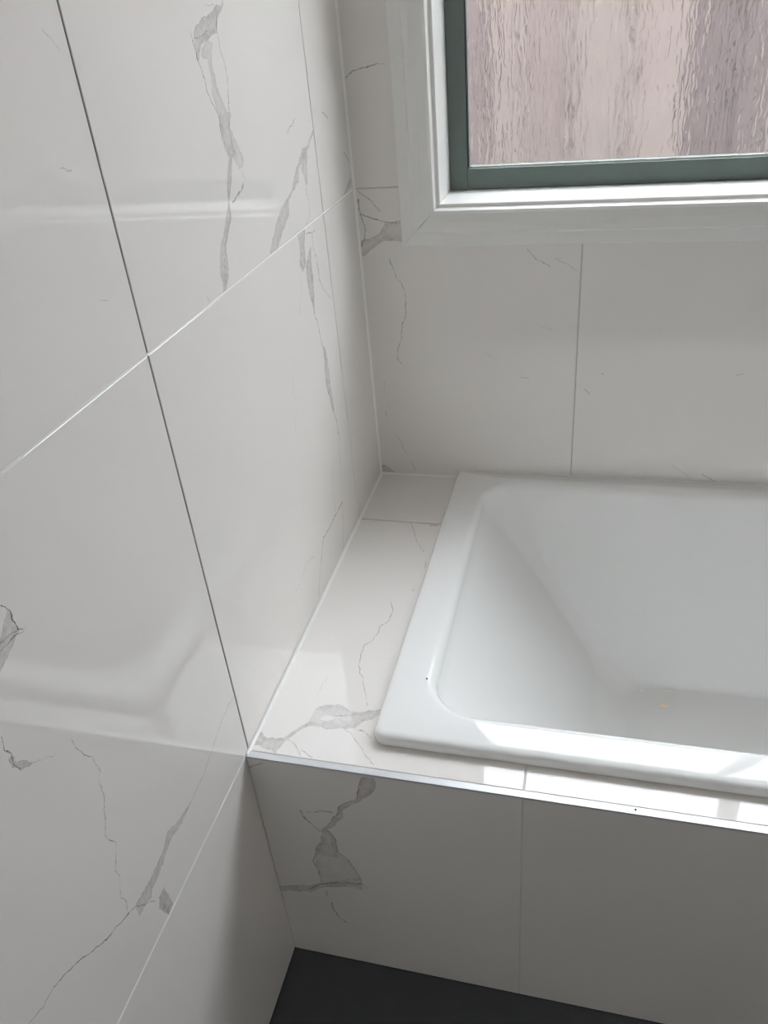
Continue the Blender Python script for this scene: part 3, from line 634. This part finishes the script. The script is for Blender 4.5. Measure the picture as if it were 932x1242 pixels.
sk(bead('sealant_bead', (0.0008, -YF + 0.003, 0.0), (0.0008, -0.001, 0.0), (1, 0, 0), (0, 0, 1), 0.0042, None, M['silicone']))

sk(bead('sealant_bead', (0.002, -0.0008, 0.0), (0.172, -0.0008, 0.0), (0, -1, 0), (0, 0, 1), 0.004, None, M['silicone']))

# ------------------------------------------------------------------ bath
def rrect(x0, x1, y0, y1, r, n=10, rb=None):
    """rounded rectangle, counter-clockwise; rb: radius of the corners at the window wall"""
    rb = r if rb is None else rb
    pts = []
    for (cx, cy, a0, rr) in ((x1 - r, y0 + r, -90, r), (x1 - rb, y1 - rb, 0, rb), (x0 + rb, y1 - rb, 90, rb), (x0 + r, y0 + r, 180, r)):
        for k in range(n + 1):
            t = math.radians(a0 + 90 * k / n)
            pts.append((cx + rr * math.cos(t), cy + rr * math.sin(t)))
    return pts
def bath_mesh():
    bm = bmesh.new(); loops = []
    def add(x0, x1, y0, y1, z, r, rb=None):
        loops.append([bm.verts.new((p[0], p[1], z)) for p in rrect(x0, x1, y0, y1, r, 10, rb)])
    def outer(i, z, r=0.020): add(BX0 + i, BX1 - i, BY0 + i, BY1 - min(i, 0.0015), z, max(r - i, 0.004), 0.004)
    outer(0.014, 0.0008); outer(0.0030, 0.0010); outer(0.0008, 0.0016); outer(0.0, 0.0032); outer(0.0, 0.0095); outer(0.0010, 0.0132); outer(0.0035, 0.0162)
    outer(0.0075, 0.0181); outer(0.0130, 0.0189)
    IX0, IX1, IY0, IY1 = 0.2390, 1.7080, -0.6860, -0.0440
    def inner(i, z, r): add(IX0 + i, IX1 - i, IY0 + i, IY1 - i, z, r)
    inner(-0.011, 0.0186, 0.082); inner(-0.0055, 0.0178, 0.078); inner(-0.0015, 0.0150, 0.074); inner(0.0015, 0.0105, 0.071); inner(0.0036, 0.004, 0.069); inner(0.0050, -0.004, 0.068)
    ZB = -0.402
    # walls down to the floor, rounded foot
    def wall(t, z, r):
        add(0.2445 + t * 0.262, 1.7030 - t * 0.13, -0.6810 + t * 0.085, -0.0490 - t * 0.090, z, r)
    for t in (0.04, 0.12, 0.3, 0.5, 0.7, 0.86): wall(t, -0.004 + t * (ZB + 0.004 + 0.02), max(0.034, 0.068 - 0.10 * t))
    n = 7
    for k in range(1, n + 1):
        a = k / n * math.pi / 2
        f = math.sin(a); g = 1 - math.cos(a)
        rad = 0.045
        t = 0.86 + 0.14 * f
        add(0.2445 + t * 0.262 + g * rad, 1.7030 - t * 0.13 - g * rad, -0.6810 + t * 0.085 + g * rad * .7, -0.0490 - t * 0.090 - g * rad * .45, -0.004 + 0.86 * (ZB + 0.024) + (ZB - (-0.004 + 0.86 * (ZB + 0.024))) * f, 0.040 + 0.02 * f)
    last = loops[-1]
    for a, b in zip(loops, loops[1:]):
        L = len(a)
        for i in range(L): bm.faces.new((a[i], a[(i + 1) % L], b[(i + 1) % L], b[i]))
    bm.faces.new(last)
    bmesh.ops.recalc_face_normals(bm, faces=bm.faces)
    me = bpy.data.meshes.new('bath_shell'); bm.to_mesh(me); bm.free()
    for p in me.polygons: p.use_smooth = len(p.vertices) == 4
    me.update()
    if me.polygons[len(me.polygons) - 1].normal.z < 0: me.flip_normals()
    return me
bath = tag(empty('bathtub', ((BX0 + BX1) / 2, (BY0 + BY1) / 2, Z0)), 'white glossy rectangular drop-in bath set into the tiled ledge', 'bathtub')
sh = link('bath_shell', bath_mesh(), M['bath'], bath, (0, 0, Z0))
bs = bead('sealant_bead', (BX0 + 0.004, -0.0008, 0.0165), (BX1 - 0.004, -0.0008, 0.0165), (0, -1, 0), (0, 0, 1), 0.0036, bath, M['silicone'])

# ------------------------------------------------------------------ window
win = tag(empty('window_1', ((OX0 + WX1) / 2, 0.0, Z0 + OZ0)), 'bathroom window with white surround, grey-green metal frame and obscure glass', kind='structure')
wloc = Vector(win.location)
def wk(o, parent=None):
    o.parent = win; o.location = Vector(o.location) - wloc; return o
def mitred(name, prof, side, mat):
    """architrave board along one side of the opening. prof: (distance from inner edge outwards, projection into room)"""
    bm = bmesh.new()
    x0, x1, z0, z1 = OX0, WX1, OZ0, WZ1
    ends = {'l': ((-1, -1), (-1, 1)), 'r': ((1, -1), (1, 1)), 'b': ((-1, -1), (1, -1)), 't': ((-1, 1), (1, 1))}[side]
    rings = []
    for (sx, sz) in ends:
        ring = []
        for (dst, pr) in prof:
            X = (x0 - dst) if sx < 0 else (x1 + dst); Zz = (z0 - dst) if sz < 0 else (z1 + dst)
            g = 0.0003 + 0.0006 * max(0.0, min(1.0, (dst - 0.012) / 0.03))
            if side in 'lr': Zz += -g * sz
            else: X += -g * sx
            ring.append(bm.verts.new((X, -pr, Zz)))
        rings.append(ring)
    n = len(prof)
    for i in range(n): bm.faces.new((rings[0][i], rings[0][(i + 1) % n], rings[1][(i + 1) % n], rings[1][i]))
    bm.faces.new(rings[0][::-1]); bm.faces.new(rings[1])
    bmesh.ops.recalc_face_normals(bm, faces=bm.faces)
    me = bpy.data.meshes.new(name); bm.to_mesh(me); bm.free()
    return wk(link(name, me, mat, None, (0, 0, Z0)))
W = OX0 - AX0
prof = [(0.0, 0.0005), (0.0, 0.0034), (0.0009, 0.0046), (0.0018, 0.0105), (0.0032, 0.0132), (0.008, 0.0156), (0.014, 0.0172), (0.021, 0.0187), (0.030, 0.0196), (0.0385, 0.0195), (0.0405, 0.0182), (0.0420, 0.0155), (0.0435, 0.0112), (W - 0.0025, 0.0106), (W - 0.0006, 0.0098), (W, 0.0082), (W, 0.0005)]
for s in 'blrt': mitred('architrave', prof, s, M['paint'])
# reveal boards set back behind the architrave edge
RD = 0.160; RS = RX0 - OX0; RT = 0.018
def reveal(lo, hi): wk(box('reveal_board', lo, hi, M['paint'], None, 0.0008, 1))
reveal((OX0 + RS - RT, -0.0005, RZ0 - RT), (WX1 - RS + RT, RD, RZ0))                  # sill board
reveal((OX0 + RS - RT, -0.0005, WZ1 - RS), (WX1 - RS + RT, RD, WZ1 - RS + RT))
reveal((OX0 + RS - RT, -0.0005, RZ0 + 0.0002), (OX0 + RS, RD, WZ1 - RS - 0.0002))
reveal((WX1 - RS, -0.0005, RZ0 + 0.0002), (WX1 - RS + RT, RD, WZ1 - RS - 0.0002))
# metal frame: the uprights run through, rails sit between them
FY0, FY1 = 0.107, 0.150
def frame(name, lo, hi, bev=0.0012): return wk(box(name, lo, hi, M['green'], None, bev, 2))
zb, zt = RZ0 + 0.0004, WZ1 - RS - 0.0004
frame('frame_stile', (OX0 + RS + 0.0003, FY0, zb), (GX0, FY1, zt))
frame('frame_stile', (WX1 - (GX0 - OX0), FY0, zb), (WX1 - RS - 0.0003, FY1, zt))
frame('mullion', (MULL - 0.022, FY0 - 0.004, zb + 0.0006), (MULL + 0.022, FY1, zt - 0.0006))
gx1 = WX1 - (GX0 - OX0); gz1 = WZ1 - (GZ0 - OZ0)
for (a0, a1) in ((GX0, MULL - 0.022), (MULL + 0.022, gx1)):
    frame('frame_rail', (a0 - 0.010, FY0 + 0.0016, zb + 0.0004), (a1 + 0.010, FY1, GZ0))
    frame('frame_rail', (a0 - 0.010, FY0 + 0.0016, gz1), (a1 + 0.010, FY1, zt - 0.0004))
    gy = 0.120
    wk(box('light_sliver_bead', (a0 + 0.002, gy - 0.0035, GZ0 + 0.0001), (a1 - 0.002, gy - 0.0004, GZ0 + 0.0030), M['silicone']))  # white bead added for the bright sliver of light along the lower rail
    # rubber gaskets
    wk(box('gasket', (a0 + 0.0001, FY0 + 0.002, GZ0 + 0.0001), (a0 + 0.0022, gy - 0.0002, gz1), M['gasket']))
    wk(box('gasket', (a1 - 0.0016, gy - 0.004, GZ0), (a1 + 0.001, gy - 0.0006, gz1), M['gasket']))
    wk(box('gasket', (a0, gy - 0.004, gz1 - 0.0016), (a1, gy - 0.0006, gz1 + 0.001), M['gasket']))

def glass_mat():
    mt = bpy.data.materials.new('obscure_rain_glass'); mt.use_nodes = True
    nt = mt.node_tree; nt.nodes.clear(); N = NT(nt)
    out = nt.nodes.new('ShaderNodeOutputMaterial')
    g = nt.nodes.new('ShaderNodeBsdfGlass'); g.inputs['IOR'].default_value = 1.45
    g.distribution = 'MULTI_GGX'; g.inputs['Roughness'].default_value = 0.10
    g.inputs['Color'].default_value = (0.97, 0.975, 0.97, 1)
    tc = nt.nodes.new('ShaderNodeTexCoord')
    mp = nt.nodes.new('ShaderNodeMapping'); mp.inputs['Scale'].default_value = (1.0, 1.0, 0.16)
    nt.links.new(tc.outputs['Object'], mp.inputs['Vector'])
    # wander of the vertical ripples
    n0 = nt.nodes.new('ShaderNodeTexNoise'); n0.inputs['Scale'].default_value = 38; n0.inputs['Detail'].default_value = 2
    nt.links.new(tc.outputs['Object'], n0.inputs['Vector'])
    mad = nt.nodes.new('ShaderNodeVectorMath'); mad.operation = 'MULTIPLY_ADD'
    mad.inputs[1].default_value = (0.012, 0.0, 0.006)
    nt.links.new(n0.outputs['Color'], mad.inputs[0]); nt.links.new(mp.outputs[0], mad.inputs[2])
    h1 = N.noise(mad.outputs[0], 85, 2, 0.5); h2 = N.noise(mad.outputs[0], 30, 1, 0.5)
    h = N.m('ADD', h1, h2)
    bp = nt.nodes.new('ShaderNodeBump'); bp.inputs['Strength'].default_value = 0.9; bp.inputs['Distance'].default_value = 0.0022
    nt.links.new(h, bp.inputs['Height']); nt.links.new(bp.outputs['Normal'], g.inputs['Normal'])
    nt.links.new(g.outputs[0], out.inputs['Surface'])
    return mt
M['glass'] = glass_mat()
for (a0, a1) in ((GX0, MULL - 0.022), (MULL + 0.022, gx1)):
    wk(box('glass_pane', (a0 - 0.006, gy, GZ0 - 0.004), (a1 + 0.006, gy + 0.004, gz1 + 0.006), M['glass']))

# ------------------------------------------------------------------ outside, seen only through the obscure glass
def brick_mat():
    mt, nt, b = new_mat('pinkish_brick'); N = NT(nt)
    tc = nt.nodes.new('ShaderNodeTexCoord')
    mp = nt.nodes.new('ShaderNodeMapping'); mp.inputs['Rotation'].default_value = (math.radians(90), 0, 0)
    nt.links.new(tc.outputs['Object'], mp.inputs['Vector'])
    br = nt.nodes.new('ShaderNodeTexBrick')
    br.inputs['Color1'].default_value = (0.42, 0.36, 0.345, 1); br.inputs['Color2'].default_value = (0.34, 0.285, 0.275, 1)
    br.inputs['Mortar'].default_value = (0.37, 0.34, 0.32, 1)
    br.inputs['Scale'].default_value = 4.0
    nt.links.new(mp.outputs[0], br.inputs['Vector'])
    nt.links.new(br.outputs['Color'], b.inputs['Base Color'])
    b.inputs['Roughness'].default_value = 0.9
    return mt
M['brick'] = brick_mat()
M['brown'] = simple('weathered_brown_paint', (0.215, 0.18, 0.178), 0.8, noise=0.15)
OY = 1.15
ow = tag(box('wall_outside', (-5.0, OY, -Z0 - 0.3), (7.0, OY + 0.2, 1.56), M['brick']), kind='structure')
ow['label'] = 'pinkish-brown wall outdoors, blurred behind the obscure glass'
gr = tag(box('ground_outside', (-5.0, WT, -Z0 - 0.4), (7.0, OY, -Z0 - 0.3), M['concrete']), kind='structure')
rnd = random.Random(7)
tones = [simple('weathered_panel', c, 0.85, noise=0.12, nscale=9) for c in ((0.66, 0.575, 0.54), (0.54, 0.465, 0.45), (0.60, 0.53, 0.495), (0.42, 0.36, 0.36), (0.70, 0.63, 0.585))]
order = [2, 0, 2, 4, 1, 0, 2, 3, 3, 1, 2, 0, 1, 2]
xx = -1.30; k = 0
while xx < 3.2:                    # upright cladding panels of uneven tone
    wd = rnd.choice((0.075, 0.11, 0.15, 0.09))
    tone = tones[order[k % len(order)] if rnd.random() < 0.5 else rnd.randrange(5)]
    if 0.62 < xx + wd / 2 < 0.82: tone = tones[3]
    d = box('panel', (xx, OY - 0.03 - 0.02 * rnd.random(), -Z0 - 0.3), (xx + wd, OY - 0.001, 1.50), tone, None)
    d.parent = ow; d.location = Vector(d.location) - Vector(ow.location)
    xx += wd + 0.012; k += 1
# unseen rest of the house front, with an upper storey added to shade the passage
for (a0, a1) in ((-5.0, -0.15), (ROOM_X + 0.15, 7.0)):
    tag(box('wall_house', (a0, 0.0, -Z0 - 0.4), (a1, WT, CEIL + 0.1), M['brick']), kind='structure')
tag(box('wall_added_storey', (-5.0, 0.0, CEIL + 0.101), (7.0, WT, 4.9), M['brick']), kind='structure')

# ------------------------------------------------------------------ small things in and on the bath
def glint(px, py, L, Wd, tilt, rot, label, pale=False):  # small solid shapes standing in for glints of light in the bath
    bm = bmesh.new()
    n = 14; rnd = random.Random(int(L * 1e5))
    rings = []
    for (f, h) in ((1.0, 0.0), (0.75, 0.55), (0.35, 0.95)):
        ring = []
        for k in range(n):
            t = 2 * math.pi * k / n
            j = 1 + 0.18 * rnd.uniform(-1, 1) if f == 1.0 else 1
            ring.append(bm.verts.new((L / 2 * f * j * math.cos(t), Wd / 2 * f * j * math.sin(t), h * tilt)))
        rings.append(ring)
    for a, b in zip(rings, rings[1:]):
        for k in range(n): bm.faces.new((a[k], a[(k + 1) % n], b[(k + 1) % n], b[k]))
    bm.faces.new(rings[-1]); bm.faces.new(rings[0][::-1])
    bmesh.ops.recalc_face_normals(bm, faces=bm.faces)
    me = bpy.data.meshes.new('glint'); bm.to_mesh(me); bm.free()
    o = link('glint', me, M['glint_pale' if pale else 'glint'], None, (px, py, Z0 - 0.4015), True)
    o.rotation_euler = (math.radians(13), 0, rot); o.location.z += Wd / 2 * math.sin(math.radians(13))
    tag(o, label, 'glint', 'solid stand-ins for glints on the bath floor')
glint(0.5840, -0.1740, 0.009, 0.0055, 0.0004, 0.0, 'tiny pale stand-in fleck on the bath floor, smallest and furthest left', True)
glint(0.6380, -0.1660, 0.024, 0.0045, 0.0003, 0.06, 'thin white sliver standing in for glinting light on the bath floor, furthest back of the flecks', True)
glint(0.6310, -0.1955, 0.020, 0.0040, 0.0003, -0.05, 'thin cream sliver standing in for glinting light, just behind the broad peach fleck in the bath')
glint(0.6260, -0.2120, 0.021, 0.011, 0.0007, 0.0, 'peach-coloured stand-in fleck on the bath floor, nearest and broadest of the flecks')
gm = box_mesh('grit', (-0.0012, -0.0016, 0), (0.0012, 0.0016, 0.001), 0.0004, 1)
g = link('grit_speck', gm, M['grit'], None, (0.2284, -0.6252, Z0 + 0.0187)); g.rotation_euler.z = 0.5
tag(g, 'tiny dark grit speck on the white bath rim beside the rounded inner corner', 'grit', 'grit specks')
g = link('grit_speck', gm, M['grit'], None, (0.528, -YF + 0.006, Z0 + 0.0006))
tag(g, 'tiny dark grit speck on the metal edge trim in front of the bath', 'grit', 'grit specks')
